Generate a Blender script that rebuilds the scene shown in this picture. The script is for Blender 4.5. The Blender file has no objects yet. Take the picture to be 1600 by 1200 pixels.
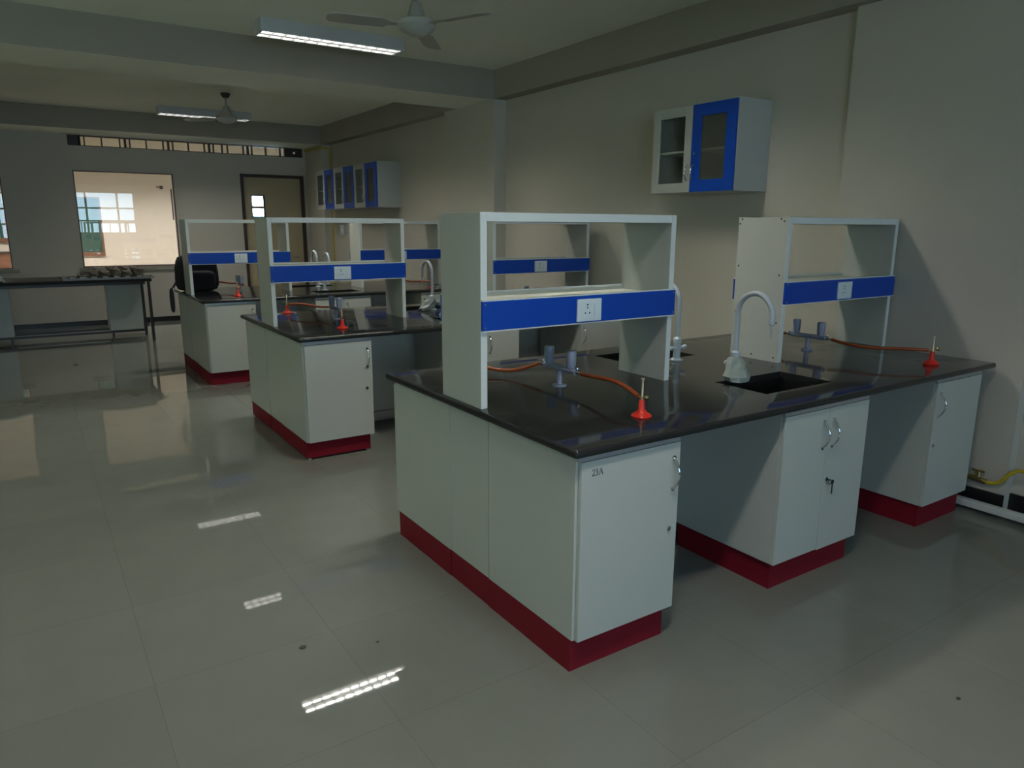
import bpy, bmesh, math, random
from mathutils import Vector, Matrix
random.seed(7)
S = bpy.context.scene
C = S.collection
PI = math.pi

# ------------------------------------------------------------------ materials
def nodes_of(name):
    m = bpy.data.materials.new(name); m.use_nodes = True
    nt = m.node_tree
    return m, nt, nt.nodes, nt.links, nt.nodes['Principled BSDF']

def mat(name, col, rough=0.5, metal=0.0, var=0.04, scale=6.0, bump=0.0, spec=0.5, coat=0.0):
    m, nt, N, L, b = nodes_of(name)
    b.inputs['Roughness'].default_value = rough
    b.inputs['Metallic'].default_value = metal
    b.inputs['Specular IOR Level'].default_value = spec
    if coat: b.inputs['Coat Weight'].default_value = coat
    geo = N.new('ShaderNodeNewGeometry')
    no = N.new('ShaderNodeTexNoise'); no.inputs['Scale'].default_value = scale
    no.inputs['Detail'].default_value = 4
    L.new(geo.outputs['Position'], no.inputs['Vector'])
    rp = N.new('ShaderNodeMapRange')
    rp.inputs['To Min'].default_value = 1 - var; rp.inputs['To Max'].default_value = 1 + var
    L.new(no.outputs['Fac'], rp.inputs['Value'])
    mx = N.new('ShaderNodeVectorMath'); mx.operation = 'SCALE'
    mx.inputs[0].default_value = col[:3]
    L.new(rp.outputs['Result'], mx.inputs['Scale'])
    L.new(mx.outputs['Vector'], b.inputs['Base Color'])
    if bump:
        bp = N.new('ShaderNodeBump'); bp.inputs['Strength'].default_value = bump
        bp.inputs['Distance'].default_value = 0.004
        L.new(no.outputs['Fac'], bp.inputs['Height']); L.new(bp.outputs['Normal'], b.inputs['Normal'])
    return m

def emit(name, col, strength):
    m, nt, N, L, b = nodes_of(name)
    b.inputs['Base Color'].default_value = (0.8, 0.8, 0.8, 1)
    b.inputs['Emission Color'].default_value = (*col, 1)
    b.inputs['Emission Strength'].default_value = strength
    return m

def glass(name, tint=(0.96, 0.97, 0.96), rough=0.0, ior=1.5, frost=0.0):
    m, nt, N, L, b = nodes_of(name)
    N.remove(b)
    out = N['Material Output']
    tr = N.new('ShaderNodeBsdfTransparent'); tr.inputs['Color'].default_value = (*tint, 1)
    gl = N.new('ShaderNodeBsdfGlossy'); gl.inputs['Roughness'].default_value = rough
    # reflectance of one glass surface from the viewing angle (the same from both sides)
    geo = N.new('ShaderNodeNewGeometry')
    dt = N.new('ShaderNodeVectorMath'); dt.operation = 'DOT_PRODUCT'
    L.new(geo.outputs['Normal'], dt.inputs[0]); L.new(geo.outputs['Incoming'], dt.inputs[1])
    ab = N.new('ShaderNodeMath'); ab.operation = 'ABSOLUTE'; L.new(dt.outputs['Value'], ab.inputs[0])
    om = N.new('ShaderNodeMath'); om.operation = 'SUBTRACT'; om.inputs[0].default_value = 1.0; L.new(ab.outputs[0], om.inputs[1])
    pw = N.new('ShaderNodeMath'); pw.operation = 'POWER'; pw.inputs[1].default_value = 5.0; L.new(om.outputs[0], pw.inputs[0])
    f0 = ((ior - 1) / (ior + 1)) ** 2
    fr = N.new('ShaderNodeMath'); fr.operation = 'MULTIPLY_ADD'; fr.inputs[1].default_value = 1 - f0; fr.inputs[2].default_value = f0
    L.new(pw.outputs[0], fr.inputs[0])
    mx = N.new('ShaderNodeMixShader')
    L.new(fr.outputs[0], mx.inputs['Fac'])
    L.new(tr.outputs['BSDF'], mx.inputs[1]); L.new(gl.outputs['BSDF'], mx.inputs[2])
    last = mx
    if frost:
        df = N.new('ShaderNodeBsdfDiffuse'); df.inputs['Color'].default_value = (0.5, 0.52, 0.48, 1)
        m2 = N.new('ShaderNodeMixShader'); m2.inputs['Fac'].default_value = frost
        L.new(mx.outputs['Shader'], m2.inputs[1]); L.new(df.outputs['BSDF'], m2.inputs[2])
        last = m2
    L.new(last.outputs['Shader'], out.inputs['Surface'])
    return m

def floor_mat():
    m, nt, N, L, b = nodes_of('vitrified_tile')
    geo = N.new('ShaderNodeNewGeometry')
    sep = N.new('ShaderNodeSeparateXYZ'); L.new(geo.outputs['Position'], sep.inputs[0])
    T = 0.65
    masks = []; cells = []
    for ax, off in (('X', 1.255), ('Y', -0.80 + 6.5)):
        a = N.new('ShaderNodeMath'); a.operation = 'ADD'; a.inputs[1].default_value = off + 13.0
        L.new(sep.outputs[ax], a.inputs[0])
        d = N.new('ShaderNodeMath'); d.operation = 'DIVIDE'; d.inputs[1].default_value = T
        L.new(a.outputs[0], d.inputs[0])
        f = N.new('ShaderNodeMath'); f.operation = 'FRACT'; L.new(d.outputs[0], f.inputs[0])
        fl = N.new('ShaderNodeMath'); fl.operation = 'FLOOR'; L.new(d.outputs[0], fl.inputs[0])
        cells.append(fl)
        p = N.new('ShaderNodeMath'); p.operation = 'PINGPONG'; p.inputs[1].default_value = 0.5
        L.new(f.outputs[0], p.inputs[0])
        lt = N.new('ShaderNodeMath'); lt.operation = 'LESS_THAN'; lt.inputs[1].default_value = 0.0016
        L.new(p.outputs[0], lt.inputs[0]); masks.append(lt)
    mm = N.new('ShaderNodeMath'); mm.operation = 'MAXIMUM'
    L.new(masks[0].outputs[0], mm.inputs[0]); L.new(masks[1].outputs[0], mm.inputs[1])
    cv = N.new('ShaderNodeCombineXYZ'); L.new(cells[0].outputs[0], cv.inputs[0]); L.new(cells[1].outputs[0], cv.inputs[1])
    wn = N.new('ShaderNodeTexWhiteNoise'); wn.noise_dimensions = '2D'; L.new(cv.outputs[0], wn.inputs['Vector'])
    no = N.new('ShaderNodeTexNoise'); no.inputs['Scale'].default_value = 5; no.inputs['Detail'].default_value = 6
    L.new(geo.outputs['Position'], no.inputs['Vector'])
    a1 = N.new('ShaderNodeMath'); a1.operation = 'MULTIPLY_ADD'; a1.inputs[1].default_value = 0.05; a1.inputs[2].default_value = 0.95
    L.new(wn.outputs['Value'], a1.inputs[0])
    a2 = N.new('ShaderNodeMath'); a2.operation = 'MULTIPLY_ADD'; a2.inputs[1].default_value = 0.14; a2.inputs[2].default_value = 0.93
    L.new(no.outputs['Fac'], a2.inputs[0])
    a3 = N.new('ShaderNodeMath'); a3.operation = 'MULTIPLY'; L.new(a1.outputs[0], a3.inputs[0]); L.new(a2.outputs[0], a3.inputs[1])
    sc = N.new('ShaderNodeVectorMath'); sc.operation = 'SCALE'; sc.inputs[0].default_value = FLOORCOL
    L.new(a3.outputs[0], sc.inputs['Scale'])
    mx = N.new('ShaderNodeMix'); mx.data_type = 'RGBA'
    L.new(mm.outputs[0], mx.inputs['Factor']); L.new(sc.outputs[0], mx.inputs[6])
    mx.inputs[7].default_value = (0.125, 0.125, 0.105, 1)
    L.new(mx.outputs[2], b.inputs['Base Color'])
    n2 = N.new('ShaderNodeTexNoise'); n2.inputs['Scale'].default_value = 3; n2.inputs['Detail'].default_value = 3
    L.new(geo.outputs['Position'], n2.inputs['Vector'])
    mr = N.new('ShaderNodeMapRange'); mr.inputs['To Min'].default_value = 0.015; mr.inputs['To Max'].default_value = 0.038
    L.new(n2.outputs['Fac'], mr.inputs['Value'])
    rm = N.new('ShaderNodeMath'); rm.operation = 'MULTIPLY_ADD'; rm.inputs[1].default_value = 0.2
    L.new(mm.outputs[0], rm.inputs[0]); L.new(mr.outputs['Result'], rm.inputs[2])
    L.new(rm.outputs[0], b.inputs['Roughness'])
    b.inputs['IOR'].default_value = 1.5
    return m

def granite():
    m, nt, N, L, b = nodes_of('black_granite')
    geo = N.new('ShaderNodeNewGeometry')
    v = N.new('ShaderNodeTexVoronoi'); v.inputs['Scale'].default_value = 260
    L.new(geo.outputs['Position'], v.inputs['Vector'])
    r = N.new('ShaderNodeValToRGB')
    r.color_ramp.elements[0].position = 0.0; r.color_ramp.elements[0].color = (0.05, 0.05, 0.05, 1)
    r.color_ramp.elements[1].position = 0.35; r.color_ramp.elements[1].color = (0.02, 0.0205, 0.02, 1)
    L.new(v.outputs['Distance'], r.inputs['Fac'])
    n = N.new('ShaderNodeTexNoise'); n.inputs['Scale'].default_value = 7; n.inputs['Detail'].default_value = 8
    L.new(geo.outputs['Position'], n.inputs['Vector'])
    mr = N.new('ShaderNodeMapRange'); mr.inputs['From Min'].default_value = 0.35; mr.inputs['From Max'].default_value = 0.75
    mr.inputs['To Min'].default_value = 0.05; mr.inputs['To Max'].default_value = 0.16
    L.new(n.outputs['Fac'], mr.inputs['Value'])
    # dried water marks and dust, lighter patches of their own shape
    d = N.new('ShaderNodeTexNoise'); d.inputs['Scale'].default_value = 2.3; d.inputs['Detail'].default_value = 10; d.inputs['Roughness'].default_value = 0.7
    L.new(geo.outputs['Position'], d.inputs['Vector'])
    dr = N.new('ShaderNodeMapRange'); dr.inputs['From Min'].default_value = 0.55; dr.inputs['From Max'].default_value = 0.8
    dr.inputs['To Max'].default_value = 0.10
    L.new(d.outputs['Fac'], dr.inputs['Value'])
    mx = N.new('ShaderNodeMix'); mx.data_type = 'RGBA'
    L.new(dr.outputs['Result'], mx.inputs['Factor']); L.new(r.outputs['Color'], mx.inputs[6])
    mx.inputs[7].default_value = (0.13, 0.13, 0.125, 1)
    b.inputs['Specular IOR Level'].default_value = 0.32
    L.new(mx.outputs[2], b.inputs['Base Color']); L.new(mr.outputs['Result'], b.inputs['Roughness'])
    return m

FILL_TINT = (0.58, 0.58, 0.40)
FLOORCOL = (0.172, 0.178, 0.158)
M = {}
M['wall'] = mat('wall_paint', (0.52, 0.49, 0.43), 0.75, var=0.05, scale=2.0, spec=0.2)
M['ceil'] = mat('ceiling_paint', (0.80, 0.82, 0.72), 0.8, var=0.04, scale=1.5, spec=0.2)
M['beam'] = mat('shaded_beam_paint', (0.33, 0.31, 0.265), 0.75, var=0.05, scale=2.0, spec=0.2)  # darker than the walls: shade on the beam faces put into the colour
M['cream'] = mat('cream_paint', (0.78, 0.70, 0.60), 0.7, var=0.03, scale=1.5, spec=0.2)
M['floor'] = floor_mat()
M['floor2'] = mat('corridor_floor', (0.5, 0.46, 0.4), 0.4)
M['granite'] = granite()
M['sink'] = mat('black_sink', (0.008, 0.008, 0.008), 0.45)
M['lam'] = mat('white_laminate', (0.46, 0.475, 0.44), 0.28, var=0.03, scale=2.5)
M['edge'] = mat('white_edge_band', (0.72, 0.75, 0.73), 0.3, var=0.02)
M['inlam'] = mat('cream_laminate', (0.50, 0.51, 0.44), 0.35, var=0.03)
M['rail'] = mat('aluminium_rail', (0.5, 0.52, 0.55), 0.35, 0.7)
M['blue'] = mat('blue_laminate', (0.006, 0.062, 0.42), 0.35, var=0.03, spec=0.3)
M['red'] = mat('red_plinth', (0.19, 0.010, 0.02), 0.5, var=0.08, scale=9, spec=0.15)
M['glide'] = mat('white_glide', (0.7, 0.68, 0.64), 0.5)
M['chrome'] = mat('chrome', (0.75, 0.76, 0.78), 0.12, 1.0)
M['dark'] = mat('dark_lock', (0.06, 0.06, 0.06), 0.35, 0.6)
M['socket'] = mat('socket_plastic', (0.70, 0.77, 0.80), 0.3, var=0.02)
M['hole'] = mat('socket_hole', (0.01, 0.01, 0.01), 0.6)
M['tap'] = mat('powder_coated_tap', (0.42, 0.46, 0.50), 0.35, var=0.06, scale=40)
M['wrap'] = mat('crumpled_wrap', (0.20, 0.24, 0.23), 0.3, var=0.15, scale=25, bump=0.4)
M['gas'] = mat('blue_grey_valve', (0.27, 0.30, 0.40), 0.35, var=0.05)
M['brass'] = mat('brass', (0.72, 0.55, 0.25), 0.25, 1.0)
M['tubebr'] = mat('burner_tube', (0.62, 0.50, 0.36), 0.35, 0.8)
M['burner'] = mat('red_burner', (0.66, 0.028, 0.016), 0.3, var=0.04)
M['hose'] = mat('orange_rubber', (0.31, 0.062, 0.016), 0.45, var=0.15, scale=30)
M['black'] = mat('black_metal', (0.02, 0.02, 0.02), 0.4)
M['desktop'] = mat('dark_desk_top', (0.022, 0.022, 0.02), 0.5, spec=0.15)
M['greycab'] = mat('grey_cabinet', (0.50, 0.53, 0.49), 0.35)
M['skirt'] = mat('black_skirting', (0.012, 0.012, 0.012), 0.35)
M['doorf'] = mat('dark_door_frame', (0.045, 0.028, 0.022), 0.5)
M['doorl'] = mat('beige_door', (0.46, 0.38, 0.24), 0.5, var=0.05, scale=1.2)
M['alu'] = mat('brown_window_frame', (0.10, 0.06, 0.045), 0.4)
M['fan'] = mat('fan_enamel', (0.36, 0.36, 0.32), 0.4)
M['fanm'] = mat('fan_motor_enamel', (0.42, 0.43, 0.40), 0.35)
M['house'] = mat('lamp_housing', (0.50, 0.52, 0.55), 0.4, var=0.01)
M['reflect'] = mat('louvre_aluminium', (0.032, 0.032, 0.034), 0.5, 0.0, var=0.01)
M['lamp'] = emit('tube_light', (1.0, 0.98, 0.88), 95.0)
M['lamp3'] = emit('dimmed_tube_light', (1.0, 0.98, 0.90), 76.0)  # far lamp dimmed to weaken its streak on the floor
M['lamp2'] = emit('beyond_fill_light', (1.0, 0.94, 0.90), 235.0)  # extra strong, for the added lamps of the cream room
M['yellow'] = mat('yellow_gas_pipe', (0.55, 0.42, 0.02), 0.4)
M['pvc'] = mat('grey_pipe', (0.42, 0.42, 0.40), 0.4)
M['pipe'] = mat('white_conduit', (0.62, 0.62, 0.60), 0.35)
M['bag'] = mat('black_nylon', (0.012, 0.012, 0.013), 0.75, var=0.2, scale=80, bump=0.3)
M['strap'] = mat('dark_strap', (0.035, 0.038, 0.045), 0.6)
M['tray'] = mat('steel_tray', (0.28, 0.29, 0.28), 0.5, 0.5)
M['rock'] = mat('brown_rock', (0.15, 0.125, 0.10), 0.9, var=0.45, scale=18, bump=0.8)
M['tag'] = mat('pale_label', (0.42, 0.44, 0.42), 0.6)
M['board'] = mat('green_chalkboard', (0.035, 0.085, 0.065), 0.55, var=0.1)
M['wood'] = mat('brown_wood_frame', (0.20, 0.09, 0.05), 0.5, var=0.15, scale=14)
M['ink'] = mat('dark_ink', (0.03, 0.03, 0.06), 0.6)
M['grit'] = mat('dark_grit', (0.05, 0.045, 0.04), 0.9, var=0.3, scale=60)
M['bluish'] = mat('pale_keyboard', (0.62, 0.72, 0.78), 0.5)
M['keyline'] = mat('grey_keys', (0.40, 0.46, 0.50), 0.5)
M['pane'] = glass('window_pane')
M['cpane'] = glass('cabinet_pane', (0.92, 0.94, 0.92), 0.02, 1.45)
M['frost'] = glass('tinted_pane', (0.6, 0.62, 0.56), 0.12, 1.5, frost=0.10)

# ------------------------------------------------------------------ mesh builder
class MB:
    def __init__(self): self.bm = bmesh.new()
    def box(self, x0, x1, y0, y1, z0, z1, bev=0.0):
        bm = bmesh.new()
        v = [bm.verts.new((x, y, z)) for x in (x0, x1) for y in (y0, y1) for z in (z0, z1)]
        for f in ((0, 1, 3, 2), (4, 6, 7, 5), (0, 4, 5, 1), (2, 3, 7, 6), (0, 2, 6, 4), (1, 5, 7, 3)):
            bm.faces.new([v[i] for i in f])
        bmesh.ops.recalc_face_normals(bm, faces=bm.faces)
        if bev:
            bmesh.ops.bevel(bm, geom=list(bm.edges), offset=bev, segments=2, affect='EDGES', profile=0.5)
        self._merge(bm); return self
    def _merge(self, bm, mtx=None):
        if mtx is not None: bmesh.ops.transform(bm, matrix=mtx, verts=bm.verts)
        me = bpy.data.meshes.new('tmp'); bm.to_mesh(me); bm.free()
        self.bm.from_mesh(me); bpy.data.meshes.remove(me)
    def cyl(self, p0, p1, r0, r1=None, n=20):
        r1 = r0 if r1 is None else r1
        p0, p1 = Vector(p0), Vector(p1); d = p1 - p0
        bm = bmesh.new()
        bmesh.ops.create_cone(bm, cap_ends=True, cap_tris=False, segments=n, radius1=r0, radius2=r1, depth=d.length)
        q = Vector((0, 0, 1)).rotation_difference(d.normalized()).to_matrix().to_4x4()
        self._merge(bm, Matrix.Translation((p0 + p1) / 2) @ q); return self
    def tube(self, pts, r, n=12, closed=False, radii=None):
        pts = [Vector(p) for p in pts]; k = len(pts)
        rings = []; ref = Vector((0.123, 0.31, 0.94))
        bm = self.bm
        prev = None
        for i, p in enumerate(pts):
            if closed: t = (pts[(i + 1) % k] - pts[i - 1]).normalized()
            else: t = (pts[min(i + 1, k - 1)] - pts[max(i - 1, 0)]).normalized()
            if prev is None:
                a = t.cross(ref)
                if a.length < 1e-3: a = t.cross(Vector((1, 0, 0)))
                a.normalize()
            else:
                a = prev - t * prev.dot(t); a.normalize()
            prev = a; b = t.cross(a)
            rr = radii[i] if radii else r
            rings.append([bm.verts.new(p + (a * math.cos(2 * PI * j / n) + b * math.sin(2 * PI * j / n)) * rr) for j in range(n)])
        for i in range(k if closed else k - 1):
            A, B = rings[i], rings[(i + 1) % k]
            for j in range(n): bm.faces.new((A[j], A[(j + 1) % n], B[(j + 1) % n], B[j]))
        if not closed:
            bm.faces.new(rings[0][::-1]); bm.faces.new(rings[-1])
        return self
    def lathe(self, prof, c=(0, 0, 0), n=28, jit=None):
        bm = self.bm; rings = []
        for (r, z) in prof:
            if r < 1e-6: rings.append([bm.verts.new((c[0], c[1], c[2] + z))]); continue
            ring = []
            for j in range(n):
                a = 2 * PI * j / n; rr, dx, dy = r, 0, 0
                if jit: rr, dx, dy = jit(r, z, a)
                ring.append(bm.verts.new((c[0] + rr * math.cos(a) + dx, c[1] + rr * math.sin(a) + dy, c[2] + z)))
            rings.append(ring)
        for A, B in zip(rings, rings[1:]):
            if len(A) == 1 and len(B) == 1: continue
            for j in range(n):
                if len(A) == 1: bm.faces.new((A[0], B[(j + 1) % n], B[j]))
                elif len(B) == 1: bm.faces.new((A[j], A[(j + 1) % n], B[0]))
                else: bm.faces.new((A[j], A[(j + 1) % n], B[(j + 1) % n], B[j]))
        if len(rings[0]) > 1: bm.faces.new(rings[0][::-1])
        if len(rings[-1]) > 1: bm.faces.new(rings[-1])
        return self
    def quad_prism(self, pts, d):
        a = [self.bm.verts.new(p) for p in pts]; b = [self.bm.verts.new(Vector(p) + Vector(d)) for p in pts]
        n = len(pts)
        self.bm.faces.new(a); self.bm.faces.new(b[::-1])
        for i in range(n): self.bm.faces.new((a[i], b[i], b[(i + 1) % n], a[(i + 1) % n]))
        return self
    def build(self, name, m, parent=None, smooth=False):
        bmesh.ops.recalc_face_normals(self.bm, faces=self.bm.faces)
        me = bpy.data.meshes.new(name); self.bm.to_mesh(me); self.bm.free()
        me.materials.append(M[m] if isinstance(m, str) else m)
        if smooth:
            for p in me.polygons: p.use_smooth = True
            try: me.set_sharp_from_angle(angle=math.radians(40))
            except Exception: pass
        o = bpy.data.objects.new(name, me); C.objects.link(o)
        if parent is not None: o.parent = parent
        return o

def bounce_lit_soffit(o):  # paler undersides paint in the light bounced up from the floor
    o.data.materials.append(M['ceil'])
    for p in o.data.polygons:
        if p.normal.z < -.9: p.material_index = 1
def tag(o, label, cat, group=None, kind=None):
    o['label'] = label; o['category'] = cat
    if group: o['group'] = group
    if kind: o['kind'] = kind
    return o
def thing(name, label, cat, loc=(0, 0, 0), group=None, rz=0):
    o = bpy.data.objects.new(name, None); C.objects.link(o)
    o.location = loc; o.rotation_euler = (0, 0, rz); o.empty_display_size = 0.1
    return tag(o, label, cat, group)
def struct(name, mb, m, label, cat='wall', parent=None):
    o = mb.build(name, m, parent)
    o['kind'] = 'structure'
    if parent is None: o['label'] = label; o['category'] = cat
    return o
def copy_tree(src, parent=None):
    c = src.copy(); C.objects.link(c)
    if parent is not None: c.parent = parent
    for ch in src.children: copy_tree(ch, c)
    return c

# ------------------------------------------------------------------ room
KX = 3.13            # recessed right wall
COLX = 2.975         # face of pillars and side beam
FY = 11.69           # far wall face
RY = -8.5            # rear wall face (behind the camera)
RY2 = -4.4; JX = -0.6   # step in the rear wall, added to hold a fill window
LX = -5.2            # left wall face
CZ = 3.25; BZ = 2.955
struct('floor', MB().box(LX - .2, KX + .2, RY2 - .2, FY, -.1, 0).box(JX - .2, KX + .2, RY - .2, RY2 - .2, -.1, 0), 'floor', 'glossy beige vitrified tile floor of the laboratory', 'floor')
struct('ceiling', MB().box(LX - .2, KX + .2, RY2 - .2, FY + .2, CZ, CZ + .1).box(JX - .2, KX + .2, RY - .2, RY2 - .2, CZ, CZ + .1), 'ceil', 'pale plastered ceiling above the lab benches', 'ceiling')
struct('wall_right', MB().box(KX, KX + .2, RY - .2, FY + .2, 0, CZ), 'wall', 'beige wall recessed between the pillars behind the wall cabinets')
LW = [(1.4, 3.6, 1.15, 2.5)]  # added window, unseen, fills the bench ends from the side
lw = MB(); ys = RY2 - .2
for (a, b, c, d) in LW:
    lw.box(LX - .2, LX, ys, a, 0, CZ).box(LX - .2, LX, a, b, 0, c).box(LX - .2, LX, a, b, d, CZ); ys = b
lw.box(LX - .2, LX, ys, FY + .2, 0, CZ)
struct('wall_left', lw, 'wall', 'beige side wall on the aisle side, outside the view')
M['tint'] = glass('fill_window_pane', FILL_TINT)  # tint picked to warm the added side fill
for k, (a, b, c, d) in enumerate(LW):
    t = bpy.data.objects.new('window_%d' % (k + 7), None); C.objects.link(t); t.location = (LX - .1, a, c)
    t['kind'] = 'structure'; t['category'] = 'window'
    t['label'] = 'added, unseen tinted fill window in the aisle side wall, ' + 'opposite the benches'
    f = MB(); f.box(-.03, .03, 0, b - a, 0, .04).box(-.03, .03, 0, b - a, d - c - .04, d - c).box(-.03, .03, 0, .04, 0, d - c).box(-.03, .03, b - a - .04, b - a, 0, d - c).box(-.03, .03, (b - a) / 2 - .03, (b - a) / 2 + .03, 0, d - c)
    f.build('window_frame', 'alu', t)
    MB().box(-.003, .003, .04, b - a - .04, .04, d - c - .04).build('pane', 'tint', t)

# rear wall with its daylight window, plus an added, unseen fill window
RW = [(0.30, 2.47, 1.24, 2.86), (-2.9, -1.3, 1.1, 2.6)]
w = MB()
def wall_with_holes(mb, y0, y1, x0, x1, z0, z1, holes):
    xs = x0
    for (a, b, c, d) in sorted(holes):
        mb.box(xs, a, y0, y1, z0, z1)
        if c > z0: mb.box(a, b, y0, y1, z0, c)
        if d < z1: mb.box(a, b, y0, y1, d, z1)
        xs = b
    mb.box(xs, x1, y0, y1, z0, z1)
    return mb
struct('wall_rear', wall_with_holes(w, RY - .2, RY, JX, KX, 0, CZ, RW[:1]), 'wall', 'beige wall with the barred daylight window behind the photographer')
struct('wall_fill_window', wall_with_holes(MB(), RY2 - .2, RY2, LX, JX - .2, 0, CZ, RW[1:]), 'wall', 'beige wall added to hold the unseen fill window close behind the photographer')
struct('wall_added_return', MB().box(JX - .2, JX, RY - .2, RY2, 0, CZ), 'wall', 'added short return wall between the rear window and the fill window')
for k, (a, b, c, d) in enumerate(RW):
    t = bpy.data.objects.new('window_%d' % (k + 4), None); C.objects.link(t); t.location = (a, (RY2 if k else RY) - .1, c)
    t['kind'] = 'structure'; t['label'] = 'added, unseen fill window close behind the photographer' if k else 'barred grid window in the rear wall, mirrored in the internal window'; t['category'] = 'window'
    f = MB(); W_, H_ = b - a, d - c
    th = 0.04
    f.box(0, W_, -.04, .04, 0, th).box(0, W_, -.04, .04, H_ - th, H_)
    cols = [0.0, 0.8, W_ - th] if k else [0.0, 0.41, 1.52, W_ - th]
    for cx in cols: f.box(cx, cx + th + .03, -.04, .04, 0, H_) if 0 < cx < W_ - th else f.box(cx, cx + th, -.04, .04, 0, H_)
    for rz in (0.46, 0.96): f.box(0, W_, -.035, .035, rz, rz + .06)
    f.build('window_frame', 'alu', t)
    # security bars in the lowest row
    for i in range(int(W_ / .33)):
        g = MB(); xx = .2 + i * .33
        g.box(xx, xx + .035, -.03, .0, .04, .45); g.build('window_bar', 'alu', t)

# far wall with window, ventilator and door openings
WIN = (-0.712, 0.725, 0.93, 2.425)
WINL = (-3.1, -1.645, 0.93, 2.425)
DOOR = (1.80, 2.915, 0.0, 2.475)
VENT = (-0.73, 2.93, 2.795, 2.955)
w = MB()
x = LX
# below the vent strip
wall_with_holes(w, FY, FY + .18, LX, KX, 0, VENT[2], [WINL, WIN, DOOR])
wall_with_holes(w, FY, FY + .18, LX, KX, VENT[2], CZ, [(VENT[0], VENT[1], VENT[2], VENT[3])])
struct('wall_far', w, 'wall', 'beige end wall with internal windows, ventilator strip and door')
for nm, (a, b, c, d), lab in (('window_1', WIN, 'internal window onto a cream room, above the table of rock samples'),
                             ('window_2', WINL, 'internal window partly cut by the picture edge, showing a green board')):
    t = bpy.data.objects.new(nm, None); C.objects.link(t); t.location = (a, FY + .02, c)
    t['kind'] = 'structure'; t['label'] = lab; t['category'] = 'window'
    W_, H_ = b - a, d - c
    f = MB(); th = .016
    f.box(0, th, -.025, .05, 0, H_).box(W_ - th, W_, -.025, .05, 0, H_).box(0, W_, -.025, .05, 0, th).box(0, W_, -.025, .05, H_ - th, H_)
    f.build('window_frame', 'alu', t)
    MB().box(th, W_ - th, .015, .021, th, H_ - th).build('pane', 'pane', t)
    MB().box(-.06, W_ + .08, -.055, .0, -.065, -.008).build('window_sill', 'beam', t)
    MB().box(W_ - .05, W_ - .03, .03, .045, .75, H_ - .24).build('sash_stile', 'alu', t)
# ventilator
t = bpy.data.objects.new('window_3', None); C.objects.link(t); t.location = (VENT[0], FY + .06, VENT[2])
t['kind'] = 'structure'; t['label'] = 'long narrow ventilator window high under the far beam'; t['category'] = 'window'
f = MB(); HV = VENT[3] - VENT[2]
f.box(0, 3.66, -.03, .06, 0, .012).box(0, 3.66, -.03, .06, HV - .012, HV)
f.box(0, .165, -.02, .05, 0, HV); f.box(3.35, 3.50, -.02, .05, 0, HV); f.box(3.55, 3.66, -.02, .05, 0, HV)
f.box(3.50, 3.55, -.02, .05, 0, .06); f.box(3.50, 3.55, -.02, .05, .10, HV)
sec = (3.35 - .165) / 5
for k in range(5):
    x0 = .165 + k * sec
    cuts = [0.0, .06, .06 + (sec - .16) / 2, sec - .085, sec]
    if k == 3: cuts = [0.0, .06, .20, .29, sec - .085, sec]
    for c_ in cuts[:-1]:
        wd = .03 if c_ == 0 else .016
        f.box(x0 + c_ - (.015 if c_ == 0 else 0), x0 + c_ - (.015 if c_ == 0 else 0) + wd, -.02, .05, 0, HV)
f.build('window_frame', 'doorf', t)
MB().box(.16, 3.36, .01, .014, .012, HV - .012).build('pane', 'pane', t)

# door
t = bpy.data.objects.new('door_1', None); C.objects.link(t); t.location = (DOOR[0], FY, 0)
t['kind'] = 'structure'; t['label'] = 'beige door with dark frame and small glazed vision panel'; t['category'] = 'door'
W_ = DOOR[1] - DOOR[0]; H_ = DOOR[3]
MB().box(0, .05, -.02, .16, 0, H_).box(W_ - .05, W_, -.02, .16, 0, H_).box(.05, W_ - .05, -.02, .16, H_ - .05, H_).build('door_frame', 'doorf', t)
vx0, vx1, vz0, vz1 = .175, .41, 1.74, 2.12
lf = MB()
lf.box(.05, vx0, .05, .09, .005, H_ - .05).box(vx1, W_ - .05, .05, .09, .005, H_ - .05).box(vx0, vx1, .05, .09, .005, vz0).box(vx0, vx1, .05, .09, vz1, H_ - .05)
leaf = lf.build('door_leaf', 'doorl', t)
MB().box(vx0, vx0 + .014, .04, .1, vz0, vz1).box(vx1 - .014, vx1, .04, .1, vz0, vz1).box(vx0, vx1, .04, .1, vz0, vz0 + .014).box(vx0, vx1, .04, .1, vz1 - .014, vz1).build('vision_panel_frame', 'doorf', leaf)
MB().box(vx0 + .014, vx1 - .014, .067, .073, vz0 + .014, vz1 - .014).build('pane', 'pane', leaf)
MB().cyl((.95, .05, 1.02), (.95, -.0, 1.02), .012).cyl((.95, .0, 1.02), (.85, .0, 1.02), .01).build('door_handle', 'chrome', leaf, True)

# beams and pillars
bounce_lit_soffit(struct('ceiling_beam', MB().box(LX, COLX, 5.25, 6.03, BZ - .008, CZ), 'beam', 'ceiling beam crossing between the two tube lights', 'beam'))
bounce_lit_soffit(struct('ceiling_beam', MB().box(LX, COLX, 10.83, FY, BZ, CZ), 'beam', 'ceiling beam above the ventilator strip on the end wall', 'beam'))
bounce_lit_soffit(struct('ceiling_beam', MB().box(JX, COLX, -5.5, -4.8, BZ, CZ), 'beam', 'ceiling beam behind the photographer', 'beam'))
bounce_lit_soffit(struct('ceiling_beam', MB().box(LX, COLX, -.15, .65, BZ, CZ), 'beam', 'ceiling beam over the front of the 23A bench, above the view', 'beam'))
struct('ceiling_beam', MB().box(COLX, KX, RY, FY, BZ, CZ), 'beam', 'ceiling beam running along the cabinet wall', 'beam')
struct('pillar', MB().box(3.05, KX, -.12, 1.09, 0, BZ), 'wall', 'pillar behind the wall end of the 23A bench', 'pillar')
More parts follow.
